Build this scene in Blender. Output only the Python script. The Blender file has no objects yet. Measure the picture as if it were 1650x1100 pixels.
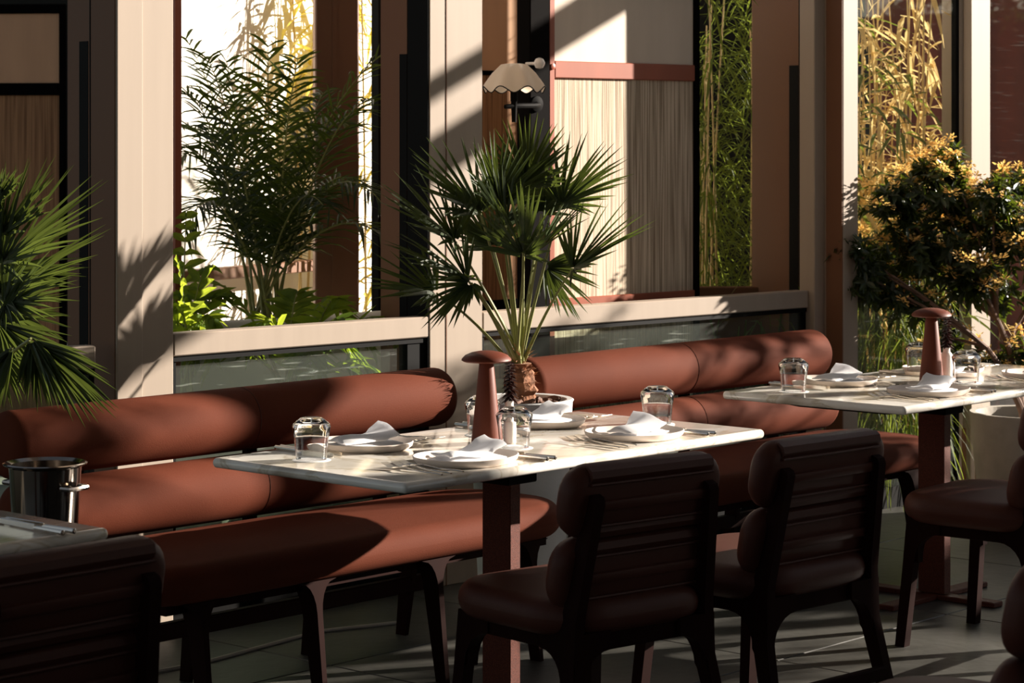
import bpy, bmesh, math, random
from mathutils import Vector as V, Matrix as M4
R = random.Random(7)
sc = bpy.context.scene
COL = sc.collection
rad = math.radians

# ------------------------------------------------------------------ camera, sky, sun, exposure
YAW, ZC, FPX = 48.0, 1.57, 3896.0
cd = bpy.data.cameras.new('camera'); cam = bpy.data.objects.new('camera', cd); COL.objects.link(cam)
cam.location = (0, 0, ZC); cam.rotation_euler = (rad(90), 0, rad(-YAW))
cd.sensor_width = 36; cd.lens = 36 * FPX / 1650; cd.shift_y = -(550 - 224) / 1650
cd.clip_start = 0.1; cd.clip_end = 200
cd.dof.use_dof = True; cd.dof.focus_distance = 6.9; cd.dof.aperture_fstop = 9
sc.camera = cam
SUN = V((.857, -.4387, .286)).normalized()          # towards the sun
w = bpy.data.worlds.new('sky'); sc.world = w; w.use_nodes = True
nt = w.node_tree; bg = nt.nodes['Background']
sky = nt.nodes.new('ShaderNodeTexSky'); sky.sky_type = 'NISHITA'; sky.sun_disc = False
sky.sun_elevation = math.asin(SUN.z); sky.sun_rotation = math.atan2(SUN.x, SUN.y)
sky.air_density = 1.0; sky.dust_density = .7; sky.ozone_density = 1.0
hs = nt.nodes.new('ShaderNodeHueSaturation'); hs.inputs['Saturation'].default_value = .5; nt.links.new(sky.outputs[0], hs.inputs['Color']); nt.links.new(hs.outputs[0], bg.inputs[0]); bg.inputs[1].default_value = 0.065
sl = bpy.data.lights.new('sun', 'SUN'); sl.energy = 13; sl.angle = rad(.45); sl.color = (1, .90, .79)
so = bpy.data.objects.new('sun', sl); COL.objects.link(so)
so.rotation_euler = (-SUN).to_track_quat('-Z', 'Y').to_euler(); so.location = SUN * 30
vs = sc.view_settings; vs.view_transform = 'Standard'; vs.look = 'None'; vs.gamma = 1; vs.use_curve_mapping = False
vs.exposure = 0.34

# ------------------------------------------------------------------ frames
SY, CY = math.sin(rad(YAW)), math.cos(rad(YAW))
def cam2w(x, d, z=0.0): return V((x * CY + d * SY, -x * SY + d * CY, z))      # sideways x, depth d from the photographer's spot
def at(px, py, d): return cam2w((px - 825) / FPX * d, d, ZC - (py - 224) / FPX * d)
PHI = rad(-4.4); WO = V((4.993, 5.949, 0))                                     # facade frame: x along it, y behind it
WM = M4.Translation(WO) @ M4.Rotation(PHI, 4, 'Z')
def W(x, y, z=0.0): return WM @ V((x, y, z))

# ------------------------------------------------------------------ materials
def lin(c): return tuple(((v / 255 + .055) / 1.055) ** 2.4 if v > 10 else v / 255 / 12.92 for v in c)
def mat(name, rgb, rough=.5, metal=0., spec=.5, var=0., vs_=8., bump=0., bs=60., stretch=None, trans=0., coat=0., rgb2=None, glow=None):
    m = bpy.data.materials.new(name); m.use_nodes = True
    n = m.node_tree.nodes; l = m.node_tree.links; p = n['Principled BSDF']
    c = lin(rgb); p.inputs['Base Color'].default_value = (*c, 1)
    p.inputs['Roughness'].default_value = rough; p.inputs['Metallic'].default_value = metal
    p.inputs['Specular IOR Level'].default_value = spec
    if coat: p.inputs['Coat Weight'].default_value = coat; p.inputs['Coat Roughness'].default_value = .08
    tc = n.new('ShaderNodeTexCoord'); mp = n.new('ShaderNodeMapping'); l.new(tc.outputs['Object'], mp.inputs[0])
    if stretch: mp.inputs['Scale'].default_value = stretch
    if var or rgb2:
        tx = n.new('ShaderNodeTexNoise'); tx.inputs['Scale'].default_value = vs_; tx.inputs['Detail'].default_value = 5
        l.new(mp.outputs[0], tx.inputs['Vector'])
        cr = n.new('ShaderNodeValToRGB'); l.new(tx.outputs['Fac'], cr.inputs[0])
        a = lin(rgb2) if rgb2 else tuple(x * (1 - var) for x in c)
        b = c if rgb2 else tuple(min(1, x * (1 + var)) for x in c)
        cr.color_ramp.elements[0].position = .35; cr.color_ramp.elements[1].position = .65
        cr.color_ramp.elements[0].color = (*a, 1); cr.color_ramp.elements[1].color = (*b, 1)
        l.new(cr.outputs[0], p.inputs['Base Color'])
    if bump:
        tb = n.new('ShaderNodeTexNoise'); tb.inputs['Scale'].default_value = bs; tb.inputs['Detail'].default_value = 3
        l.new(mp.outputs[0], tb.inputs['Vector'])
        bn = n.new('ShaderNodeBump'); bn.inputs['Strength'].default_value = bump; bn.inputs['Distance'].default_value = .01
        l.new(tb.outputs['Fac'], bn.inputs['Height']); l.new(bn.outputs[0], p.inputs['Normal'])
    if trans:
        tr = n.new('ShaderNodeBsdfTranslucent'); mx = n.new('ShaderNodeMixShader'); mx.inputs[0].default_value = trans
        g = lin(glow or rgb); tr.inputs[0].default_value = (*g, 1)
        l.new(p.outputs[0], mx.inputs[1]); l.new(tr.outputs[0], mx.inputs[2]); l.new(mx.outputs[0], n['Material Output'].inputs[0])
    return m
def pane_mat(name, tint, dust):
    m = bpy.data.materials.new(name); m.use_nodes = True; n = m.node_tree.nodes; l = m.node_tree.links; n.clear()
    o = n.new('ShaderNodeOutputMaterial'); t = n.new('ShaderNodeBsdfTransparent'); t.inputs[0].default_value = (*tint, 1)
    g = n.new('ShaderNodeBsdfGlossy'); g.inputs['Roughness'].default_value = .02; g.inputs[0].default_value = (.9, .95, .93, 1)
    f = n.new('ShaderNodeLayerWeight'); f.inputs[0].default_value = .5; pw = n.new('ShaderNodeMath'); pw.operation = 'POWER'; pw.inputs[1].default_value = 5
    ma = n.new('ShaderNodeMath'); ma.operation = 'MULTIPLY_ADD'; ma.inputs[1].default_value = .9; ma.inputs[2].default_value = .035; mx = n.new('ShaderNodeMixShader')
    df = n.new('ShaderNodeBsdfDiffuse'); df.inputs[0].default_value = (.8, .82, .76, 1); m2 = n.new('ShaderNodeMixShader')
    tc = n.new('ShaderNodeTexCoord'); mp = n.new('ShaderNodeMapping'); mp.inputs['Scale'].default_value = (3.5, 1, 55); nz = n.new('ShaderNodeTexNoise'); nz.inputs['Scale'].default_value = 1.6; nz.inputs['Detail'].default_value = 4
    l.new(tc.outputs['Object'], mp.inputs[0]); l.new(mp.outputs[0], nz.inputs[0]); rp = n.new('ShaderNodeMapRange'); rp.inputs[1].default_value = .60; rp.inputs[2].default_value = .74; rp.inputs[3].default_value = dust; rp.inputs[4].default_value = dust * 6
    l.new(nz.outputs['Fac'], rp.inputs[0]); l.new(rp.outputs[0], m2.inputs[0]); l.new(t.outputs[0], m2.inputs[1]); l.new(df.outputs[0], m2.inputs[2])
    l.new(f.outputs['Facing'], pw.inputs[0]); l.new(pw.outputs[0], ma.inputs[0]); l.new(ma.outputs[0], mx.inputs[0]); l.new(m2.outputs[0], mx.inputs[1]); l.new(g.outputs[0], mx.inputs[2]); l.new(mx.outputs[0], o.inputs[0])
    return m
def glass_mat(name):
    m = bpy.data.materials.new(name); m.use_nodes = True; p = m.node_tree.nodes['Principled BSDF']
    p.inputs['Base Color'].default_value = (1, 1, 1, 1); p.inputs['Roughness'].default_value = 0.0
    p.inputs['Transmission Weight'].default_value = 1; p.inputs['IOR'].default_value = 1.46
    return m
def marble_mat():
    m = mat('marble', (214, 204, 190), .12, coat=.3, spec=.6); n = m.node_tree.nodes; l = m.node_tree.links; p = n['Principled BSDF']
    tc = n.new('ShaderNodeTexCoord'); n1 = n.new('ShaderNodeTexNoise'); n1.inputs['Scale'].default_value = 3.2; n1.inputs['Detail'].default_value = 9; n1.inputs['Distortion'].default_value = 1.6
    l.new(tc.outputs['Object'], n1.inputs[0])
    r = n.new('ShaderNodeValToRGB'); l.new(n1.outputs['Fac'], r.inputs[0]); e = r.color_ramp.elements
    e[0].position = .30; e[0].color = (*lin((188, 177, 160)), 1); e[1].position = .62; e[1].color = (*lin((247, 243, 235)), 1)
    k = e.new(.47); k.color = (*lin((230, 223, 211)), 1); k = e.new(.495); k.color = (*lin((206, 194, 172)), 1); k = e.new(.52); k.color = (*lin((238, 232, 221)), 1)
    l.new(r.outputs[0], p.inputs['Base Color']); return m
def grass_mat(name, a, b):
    m = mat(name, a, .85); n = m.node_tree.nodes; l = m.node_tree.links; p = n['Principled BSDF']
    tc = n.new('ShaderNodeTexCoord'); mp = n.new('ShaderNodeMapping'); mp.inputs['Scale'].default_value = (190, 190, 2.2); l.new(tc.outputs['Object'], mp.inputs[0])
    n1 = n.new('ShaderNodeTexNoise'); n1.inputs['Scale'].default_value = 1; n1.inputs['Detail'].default_value = 4; l.new(mp.outputs[0], n1.inputs[0])
    r = n.new('ShaderNodeValToRGB'); l.new(n1.outputs['Fac'], r.inputs[0]); e = r.color_ramp.elements
    e[0].position = .36; e[0].color = (*lin(b), 1); e[1].position = .6; e[1].color = (*lin(a), 1); l.new(r.outputs[0], p.inputs['Base Color'])
    bn = n.new('ShaderNodeBump'); bn.inputs['Strength'].default_value = .4; bn.inputs['Distance'].default_value = .004; l.new(n1.outputs['Fac'], bn.inputs['Height']); l.new(bn.outputs[0], p.inputs['Normal'])
    return m
leather = mat('leather', (90, 45, 30), .75, bump=.14, bs=420, var=.06, vs_=5, spec=.06)
leather_dk = mat('dark_leather', (78, 42, 32), .5, bump=.10, bs=420, spec=.2)
seamm = mat('seam_thread', (84, 46, 32), .6)
wood_dk = mat('dark_wood', (32, 13, 9), .7, var=.2, vs_=6, stretch=(1, 1, .1), spec=.04)
beige = mat('beige_metal', (163, 148, 133), .45, var=.03, vs_=3, stretch=(6, 6, .4), spec=.35)
black = mat('black_gasket', (7, 7, 7), .6, spec=.1)
blackm = mat('black_metal', (9, 8, 7), .7, spec=.06)
rustm = mat('rust_metal', (88, 44, 32), .6, bump=.3, bs=500, var=.3, vs_=300, spec=.15)
marble = marble_mat()
lampm = mat('terracotta_lacquer', (98, 46, 29), .5, spec=.2)
ceram = mat('white_ceramic', (236, 228, 220), .25, spec=.4)
platem = mat('cream_stoneware', (232, 218, 206), .4, spec=.35)
linen = mat('white_linen', (246, 246, 246), .85, bump=.1, bs=500, trans=.42, glow=(235, 235, 238))
paper = mat('white_paper', (238, 236, 232), .8)
steel = mat('steel', (214, 206, 194), .24, 1.0)
glassm = glass_mat('clear_glass')
panem = pane_mat('glass_pane', (.80, .88, .82), .035); panec = pane_mat('clear_pane', (.96, .97, .96), .004)
tilem = mat('slate_tile', (72, 71, 66), .42, var=.25, vs_=3, bump=.15, bs=25, spec=.4)
groutm = mat('grout', (120, 116, 106), .8)
potm = mat('white_pot', (222, 222, 220), .5, bump=.05, bs=90, spec=.3)
conc = mat('concrete', (176, 168, 156), .8, var=.10, vs_=9, bump=.12, bs=50)
soil = mat('soil', (38, 28, 22), .95, bump=.6, bs=60)
barkm = mat('bark_chip', (92, 60, 42), .8, var=.35, vs_=30, bump=.5, bs=80)
trunkm = mat('palm_trunk', (128, 84, 56), .9, var=.4, vs_=25, bump=.6, bs=60)
fibre = mat('palm_fibre', (178, 128, 92), .9)
palm = mat('palm_leaf', (56, 70, 40), .45, var=.3, vs_=4, trans=.2, glow=(110, 125, 50), spec=.35)
petm = mat('petiole', (128, 130, 72), .5, var=.2, vs_=6)
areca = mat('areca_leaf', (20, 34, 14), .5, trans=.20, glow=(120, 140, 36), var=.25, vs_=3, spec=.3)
lime = mat('lime_leaf', (78, 102, 32), .5, trans=.42, glow=(180, 196, 58), var=.2, vs_=4, spec=.3)
bamb = mat('bamboo_leaf', (176, 166, 84), .6, trans=.55, glow=(245, 225, 110), var=.3, vs_=3, spec=.2)
bambg = mat('bamboo_green_leaf', (72, 88, 38), .55, trans=.38, glow=(150, 165, 62), var=.3, vs_=3, spec=.3)
bambd = mat('dry_bamboo_leaf', (226, 198, 140), .7, trans=.45, glow=(255, 228, 160), var=.25, vs_=3, spec=.2)
culm = mat('bamboo_culm', (206, 180, 124), .5, var=.2, vs_=4)
bushm = mat('bush_leaf', (34, 48, 24), .4, trans=.15, glow=(130, 150, 40), var=.3, vs_=5, spec=.45)
flowm = mat('bush_flower', (232, 190, 116), .7, trans=.4, glow=(250, 210, 120), var=.2, vs_=30)
branchm = mat('branch_bark', (120, 92, 76), .8, var=.3, vs_=12)
purple = mat('dark_sprig', (38, 24, 22), .5, var=.3, vs_=40, trans=.08, glow=(90, 45, 40))
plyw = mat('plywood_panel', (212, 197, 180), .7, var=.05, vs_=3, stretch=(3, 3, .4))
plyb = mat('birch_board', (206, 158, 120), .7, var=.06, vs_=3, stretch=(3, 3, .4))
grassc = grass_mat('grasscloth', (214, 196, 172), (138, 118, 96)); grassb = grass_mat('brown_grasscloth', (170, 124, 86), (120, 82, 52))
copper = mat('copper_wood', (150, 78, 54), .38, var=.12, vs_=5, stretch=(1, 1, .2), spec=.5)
stilem = mat('screen_stile', (9, 6, 5), .8, spec=.04)
whitew = mat('white_render', (244, 238, 228), .9)
terra = mat('terracotta_render', (150, 92, 58), .9, var=.08, vs_=3)
maroon = mat('maroon_canvas', (112, 50, 38), .8, var=.06, vs_=6, trans=.12, glow=(150, 60, 44))
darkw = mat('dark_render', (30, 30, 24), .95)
browncol = mat('brown_metal', (112, 76, 52), .5, spec=.3)
greyw = mat('grey_render', (150, 148, 138), .85, var=.06, vs_=20)

# ------------------------------------------------------------------ mesh tools
class MB:
    def __init__(s): s.v = []; s.f = []
    def add(s, v, f, m=None):
        b = len(s.v); s.v += [tuple(m @ V(p)) if m else tuple(p) for p in v]; s.f += [tuple(i + b for i in q) for q in f]; return s
    def box(s, x0, x1, y0, y1, z0, z1, m=None):
        v = [(x, y, z) for z in (z0, z1) for y in (y0, y1) for x in (x0, x1)]
        return s.add(v, [(0, 2, 3, 1), (4, 5, 7, 6), (0, 1, 5, 4), (2, 6, 7, 3), (0, 4, 6, 2), (1, 3, 7, 5)], m)
    def rbox(s, x0, x1, y0, y1, z0, z1, r=.004, seg=2, m=None):
        bm = bmesh.new(); bmesh.ops.create_cube(bm, size=1)
        for q in bm.verts: q.co = V(((x0 + x1) / 2 + q.co.x * (x1 - x0), (y0 + y1) / 2 + q.co.y * (y1 - y0), (z0 + z1) / 2 + q.co.z * (z1 - z0)))
        bmesh.ops.bevel(bm, geom=bm.edges[:], offset=r, segments=seg, affect='EDGES', profile=.5)
        bm.verts.index_update(); v = [q.co.copy() for q in bm.verts]; f = [[q.index for q in g.verts] for g in bm.faces]; bm.free()
        return s.add(v, f, m)
    def rings(s, rings, m=None, cap0=True, cap1=True):
        n = len(rings[0]); v = [p for r in rings for p in r]; f = []
        for i in range(len(rings) - 1):
            for j in range(n): f.append((i * n + j, i * n + (j + 1) % n, (i + 1) * n + (j + 1) % n, (i + 1) * n + j))
        if cap0: f.append(tuple(range(n - 1, -1, -1)))
        if cap1: b = (len(rings) - 1) * n; f.append(tuple(range(b, b + n)))
        return s.add(v, f, m)
    def lathe(s, prof, n=24, m=None, cap0=True, cap1=True):
        return s.rings([[(r * math.cos(2 * math.pi * j / n), r * math.sin(2 * math.pi * j / n), z) for j in range(n)] for r, z in prof], m, cap0, cap1)
    def tube(s, pts, r, n=8, m=None, flat=1.0):
        pts = [V(p) for p in pts]; rs = r if isinstance(r, (list, tuple)) else [r] * len(pts); out = []; up = None
        for i, p in enumerate(pts):
            t = (pts[min(i + 1, len(pts) - 1)] - pts[max(i - 1, 0)]).normalized()
            if up is None: up = V((0, 0, 1)) if abs(t.z) < .9 else V((1, 0, 0))
            a = t.cross(up).normalized(); b = a.cross(t).normalized(); up = b
            out.append([p + (a * math.cos(2 * math.pi * j / n) + b * flat * math.sin(2 * math.pi * j / n)) * rs[i] for j in range(n)])
        return s.rings(out, m)
    def prism(s, poly, fn, w0, w1, m=None):
        n = len(poly); v = [fn(a, b, w0) for a, b in poly] + [fn(a, b, w1) for a, b in poly]
        f = [tuple(range(n - 1, -1, -1)), tuple(range(n, 2 * n))] + [(i, (i + 1) % n, n + (i + 1) % n, n + i) for i in range(n)]
        return s.add(v, f, m)
    def build(s, name, m, parent=None, smooth=35, loc=None):
        me = bpy.data.meshes.new(name); me.from_pydata(s.v, [], s.f); me.update()
        bm = bmesh.new(); bm.from_mesh(me)
        if len(bm.faces) < 6000: bmesh.ops.recalc_face_normals(bm, faces=bm.faces[:])
        bm.to_mesh(me); bm.free()
        me.materials.append(m)
        if smooth:
            me.polygons.foreach_set('use_smooth', [True] * len(me.polygons)); me.set_sharp_from_angle(angle=rad(smooth))
        o = bpy.data.objects.new(name, me); COL.objects.link(o)
        if parent: o.parent = parent
        if loc: o.location = loc
        return o
def rrect(L, Wd, rc, n=6):
    rc = max(.0008, min(rc, L / 2 - 1e-4, Wd / 2 - 1e-4)); out = []
    for k, (cx, cy) in enumerate(((L / 2 - rc, Wd / 2 - rc), (-L / 2 + rc, Wd / 2 - rc), (-L / 2 + rc, -Wd / 2 + rc), (L / 2 - rc, -Wd / 2 + rc))):
        for i in range(n + 1):
            a = math.pi / 2 * (k + i / n); out.append((cx + rc * math.cos(a), cy + rc * math.sin(a)))
    return out
def pad(mb, L, Wd, z0, z1, rc, rz, crown=.0, m=None, n=7, seg=5):
    """upholstered pad: rounded plan, rounded edges, a slight crown on top"""
    h = z1 - z0; rz = min(rz, h / 2); rg = []
    for i in range(seg + 1):
        a = math.pi / 2 * i / seg; rg.append((rz * (1 - math.sin(a)), z0 + rz * (1 - math.cos(a))))
    for i in range(seg + 1):
        a = math.pi / 2 * i / seg; rg.append((rz * (1 - math.cos(a)), z1 - rz + rz * math.sin(a)))
    if crown:
        for k in (.12, .3, .6): rg.append((rz + k * Wd / 2 * .8, z1 + crown * (1 - (1 - k) ** 2)))
    return mb.rings([[(x, y, z) for x, y in rrect(L - 2 * i, Wd - 2 * i, rc - i, n)] for i, z in rg], m)
def empty(name, loc=(0, 0, 0), rz=0, label=None, cat=None, group=None, kind=None):
    o = bpy.data.objects.new(name, None); COL.objects.link(o); o.location = loc; o.rotation_euler = (0, 0, rz); o.empty_display_size = .1
    return tag(o, label, cat, group, kind)
def tag(o, label=None, cat=None, group=None, kind=None):
    for k, v in (('label', label), ('category', cat), ('group', group), ('kind', kind)):
        if v: o[k] = v
    return o
def copy_tree(o, parent=None):
    c = o.copy(); COL.objects.link(c)
    if parent: c.parent = parent
    for ch in list(o.children): copy_tree(ch, c)
    return c
def blade(mb, p, d, nrm, L, wd, droop=.0, n=3, fold=.25, base=.35):
    """narrow leaf: two half strips folded along the midrib"""
    d = d.normalized(); sd = d.cross(nrm); sd = sd.normalized() if sd.length > 1e-4 else V((1, 0, 0)); nn = sd.cross(d)
    b = len(mb.v)
    for i in range(n + 1):
        t = i / n; c = p + d * (L * t) + V((0, 0, -droop * L * t * t))
        hw = wd / 2 * (base + (1 - base) * min(1, t / .35)) * (1 if t < .4 else max(.03, 1 - ((t - .4) / .6) ** 1.6))
        for k in (-1, 0, 1): q = c + sd * hw * k - nn * (0 if k else hw * fold * 2); mb.v.append(tuple(q))
    for i in range(n):
        for k in (0, 1): a = b + i * 3 + k; mb.f.append((a, a + 1, a + 4, a + 3))
def arc(cx, cz, rx, rz_, a0, a1, n=6): return [(cx + rx * math.cos(rad(a0 + (a1 - a0) * i / n)), cz + rz_ * math.sin(rad(a0 + (a1 - a0) * i / n))) for i in range(n + 1)]
def bez(a, b, c, n): return [a * (1 - t) ** 2 + b * (2 * t * (1 - t)) + c * t * t for t in [i / n for i in range(n + 1)]]

# ------------------------------------------------------------------ the setting
fl = empty('floor', kind='structure', label='dark slate terrace floor in large square tiles')
MB().box(-1, 14, -3, 6.4, -.06, -.012).build('grout_bed', groutm, fl, 0)
T = .95; tm = None
for i in range(-1, 13):
    for j in range(0, 6):
        x0, y0 = 1.2 + (i) * T, 5.23 - j * T
        if x0 < .5 or x0 > 12: continue
        if tm is None:
            o = MB().rbox(.003, T - .003, .003, T - .003, -.012, 0, .002, 1).build('tile', tilem, fl, 0); tm = o.data
        else:
            o = bpy.data.objects.new('tile', tm); COL.objects.link(o); o.parent = fl
        o.location = (x0, y0, 0)
fi = MB().box(-1.5, 9, .34, 9, -.06, 0).build('floor', greyw, None, 0); fi.matrix_world = WM; tag(fi, 'pale floor of the garden room behind the glazing', kind='structure')
ce = MB().box(-2.5, 7.6, -1.5, 6.2, 3.6, 3.75).build('shade_slab', whitew, None, 0); tag(ce, kind='structure')  # unseen slab added overhead to keep sky light off floor and seats
wr = MB().box(14, 14.4, -9, -.95, 0, 6.5).build('light_block_right', greyw, None, 0); tag(wr, kind='structure')  # unseen wall added to keep the sun off the near chairs
wf = MB().box(-4, 6.5, -2.3, -2.1, 0, 3.4).build('light_block_front', darkw, None, 0); tag(wf, kind='structure')  # unseen wall added behind the camera to block sky fill
wr2 = MB().box(14, 14.3, -.95, 2.2, 0, 2.45).build('light_block_right', darkw, None, 0); tag(wr2, kind='structure')  # unseen low wall added to darken the reflection in the door pane
NTR = [0]
def trim(mb, m, label, sm=30):
    NTR[0] += 1; o = mb.build('trim_%d' % NTR[0], m, None, sm); o.matrix_world = WM; return tag(o, label, kind='structure')
def fin(x0, x1, y0, y1, slot, label):
    c = trim(MB().rbox(x0, x1, y0, y1, 0, 2.95, .004, 1), beige, label)
    for (a, b, z0, z1, mm) in slot: MB().box(x0 - (.004 if mm is black else .003), x0 + .01, a, b, z0, z1).build('track_and_shade_strip' if mm is black else 'reveal_panel', mm, c, 0)
    return c
cA = fin(-.214, .005, 0, .27, [(.004, .136, 0, 2.94, browncol), (.144, .268, 0, 2.94, browncol), (.15, .2, 0, 1.88, black), (.138, .142, 0, 2.9, black)], 'wide beige metal column at the left')
MB().box(-.118, -.112, -.002, .01, 0, 2.95).build('joint', beige, cA, 0)
MB().rbox(-.214, -.118, -.006, .01, 0, 2.95, .002, 1).build('cover_strip', beige, cA, 0)
cB = fin(1.093, 1.348, 0, .26, [(.116, .258, 0, 2.94, browncol), (.003, .112, 0, 2.95, black), (.116, .155, 0, 1.87, black)], 'beige metal column behind the fan palm')  # full-height black strip paints the shade on this column's left side
MB().box(1.170, 1.174, -.002, .01, 0, 2.95).build('joint', browncol, cB, 0)
cC = fin(3.23, 3.33, -.125, .36, [(-.123, -.04, 0, 2.94, browncol), (.105, .358, 0, 2.94, browncol), (.052, .104, 0, 2.95, black), (.106, .155, 0, 1.875, black)], 'deep beige metal column at the end of the right bench')
MB().rbox(3.165, 3.229, -.03, .05, 0, 2.95, .003, 1).build('sash_post', beige, cC, 30)
cD = trim(MB().rbox(4.255, 4.40, -.02, .14, 0, 2.95, .004, 1), beige, 'slim sunlit beige post behind the flowering bush')
MB().rbox(4.225, 4.252, .02, .05, 0, 2.95, .002, 1).build('mullion', beige, cD, 0)
k_ = MB().box(-.2, 3.2, .03, .16, 0, .12).build('baseboard_back', blackm, None, 0); k_.matrix_world = WM; tag(k_, kind='structure')
k_ = MB().box(3.34, 6.5, .03, .16, 0, .09).build('baseboard_right', blackm, None, 0); k_.matrix_world = WM; tag(k_, kind='structure')
def window(n, x0, x1, par_loc, par_rz, zr0, zr1, y0=0.):
    wd = empty('window_%d' % n, par_loc, par_rz, kind='structure')
    MB().rbox(x0, x1, y0, y0 + .07, zr0, zr1, .004, 1).build('rail', beige, wd, 30)
    MB().box(x0, x1, y0 + .01, y0 + .06, zr0 - .018, zr0).build('gasket', black, wd, 0)
    MB().box(x0, x1, y0 + .03, y0 + .04, .12, zr0 - .01).build('glass_pane', panem, wd, 0)
    MB().box(x0, x0 + .018, y0 + .015, y0 + .06, .12, zr0 - .018).build('gasket', black, wd, 0)
    MB().box(x1 - (.085 if n == 2 else .018), x1, y0 + .015, y0 + .06, .12, zr0 - .018).build('gasket', black, wd, 0)
    return wd
window(2, .006, 1.09, WO, PHI, .878, .95); window(3, 1.349, 3.164, WO, PHI, .882, .952)
AM = V((4.70, 5.965, 0)); APHI = rad(-19)
window(1, -1.9, -.0, AM, APHI, .86, .93)
d1 = empty('door_1', WO, PHI, kind='structure')
MB().box(3.335, 4.224, .03, .038, .09, 2.9).build('glass_pane', panec, d1, 0)
MB().box(4.402, 6.4, .03, .038, .09, 2.9).build('glass_pane', panec, d1, 0)
MB().box(4.20, 4.224, .022, .046, .09, 2.9).build('gasket', black, d1, 0)

# what lies behind the facade
def wallseg(name, a, b, h, m, th=.12, label=None):
    a = V(a); b = V(b); d = (b - a); L = d.length
    o = MB().box(0, L, 0, th, 0, h).build(name, m, None, 0); o.location = a; o.rotation_euler = (0, 0, math.atan2(d.y, d.x)); return tag(o, label, kind='structure')
wallseg('wall_left', cam2w(-1.47, 9.9), cam2w(-.63, 11.55), 3.4, whitew)
wallseg('wall_far', cam2w(-.75, 12.6), cam2w(.6, 14.9), 3.6, terra)
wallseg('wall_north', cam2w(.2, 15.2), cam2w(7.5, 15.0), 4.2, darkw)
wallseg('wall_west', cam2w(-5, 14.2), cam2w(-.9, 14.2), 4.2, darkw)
ic = MB().rbox(-.09, .09, -.09, .09, 0, 3.2, .006, 1); ic.box(-.02, .0, -.094, -.09, 0, 3.2)
icc = ic.build('trim_11', browncol, None, 30); icc.location = at(541, 300, 10.0) * V((1, 1, 0)) if False else cam2w((541 - 825) / FPX * 10.0, 10.0); icc.rotation_euler = (0, 0, rad(-YAW + 8)); tag(icc, 'brown metal inner column behind the areca palm', kind='structure')
ib = MB().box(-.014, .014, -.02, .02, 0, 3.2).build('trim_12', black, None, 0); ib.location = cam2w((608 - 825) / FPX * 9.8, 9.8); tag(ib, kind='structure')
iw = MB().box(-.015, .015, -.03, .03, 0, 3.2).build('trim_13', copper, None, 0); iw.location = cam2w((279 - 825) / FPX * 8.9, 8.9); tag(iw, kind='structure')
ir = MB().rbox(0, 1.35, 0, .06, .985, 1.035, .004, 1).build('trim_14', browncol, None, 0); a, b = cam2w(-1.36, 9.75), cam2w(-.72, 11.0); ir.location = a; ir.rotation_euler = (0, 0, math.atan2((b - a).y, (b - a).x)); tag(ir, 'brown inner rail in front of the white wall', kind='structure')

# screens
def screen(name, M, x0, x1, zs, mats, label, frame=.03, copperx=None, th=.04):
    r = empty(name, label=label, cat='screen'); r.matrix_world = M
    zb, zm0, zm1, zl0, zl1, zt = zs
    MB().rbox(x0, x0 + frame, 0, th, 0, zt, .003, 1).build('stile', mats[2], r, 30)
    MB().rbox(x1 - frame, x1, 0, th, 0, zt, .003, 1).build('stile', stilem, r, 30)
    MB().rbox(x0 + frame, x1 - frame, 0, th, zm0, zm1, .003, 1).build('mid_rail', mats[3], r, 30)
    MB().rbox(x0 + frame, x1 - frame, 0, th, zl0, zl1, .003, 1).build('low_rail', mats[3], r, 30)
    MB().rbox(x0 + frame, x1 - frame, 0, th, zt - .05, zt, .003, 1).build('top_rail', stilem, r, 30)
    MB().rbox(x0 + frame, x1 - frame, 0, th, 0, zb, .003, 1).build('bottom_rail', stilem, r, 30)
    MB().box(x0 + frame - .005, x1 - frame + .005, .012, .028, zm1 - .005, zt - .045).build('upper_panel', mats[0], r, 0)
    MB().box(x0 + frame - .005, x1 - frame + .005, .012, .028, zl1 - .005, zm0 + .005).build('grasscloth_panel', mats[1], r, 0)
    MB().box(x0 + frame - .005, x1 - frame + .005, .012, .028, zb - .005, zl0 + .005).build('lower_panel', mats[1], r, 0)
    return r
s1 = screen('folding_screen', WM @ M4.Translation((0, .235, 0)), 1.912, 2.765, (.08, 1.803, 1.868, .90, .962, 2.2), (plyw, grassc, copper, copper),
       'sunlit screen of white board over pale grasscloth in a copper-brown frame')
MB().lathe([(.012, 0), (.012, .004), (.006, .006)], 12, M4.Translation((1.927, -.001, 1.845)) @ M4.Rotation(rad(90), 4, 'X')).build('screw', copper, s1)
MB().rbox(1.80, 1.905, .225, .30, 0, 2.95, .004, 1, WM).build('trim_15', stilem, None, 0)
tag(bpy.data.objects['trim_15'], 'black post between the two screens', kind='structure')
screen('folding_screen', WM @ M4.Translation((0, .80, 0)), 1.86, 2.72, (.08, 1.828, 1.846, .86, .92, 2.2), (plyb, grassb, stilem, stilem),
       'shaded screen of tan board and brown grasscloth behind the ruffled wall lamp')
a = cam2w(-4.2, 12.9); b = cam2w(-2.36, 12.7)
screen('folding_screen', M4.Translation(a) @ M4.Rotation(math.atan2((b - a).y, (b - a).x), 4, 'Z'), 0, 1.86, (.08, 1.80, 1.865, .8, .86, 2.28), (plyb, grassb, stilem, stilem),  # brown board here paints a white panel in shade
       'far screen at the left, white board painted brown as in shade, behind the cropped fan palm')

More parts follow.
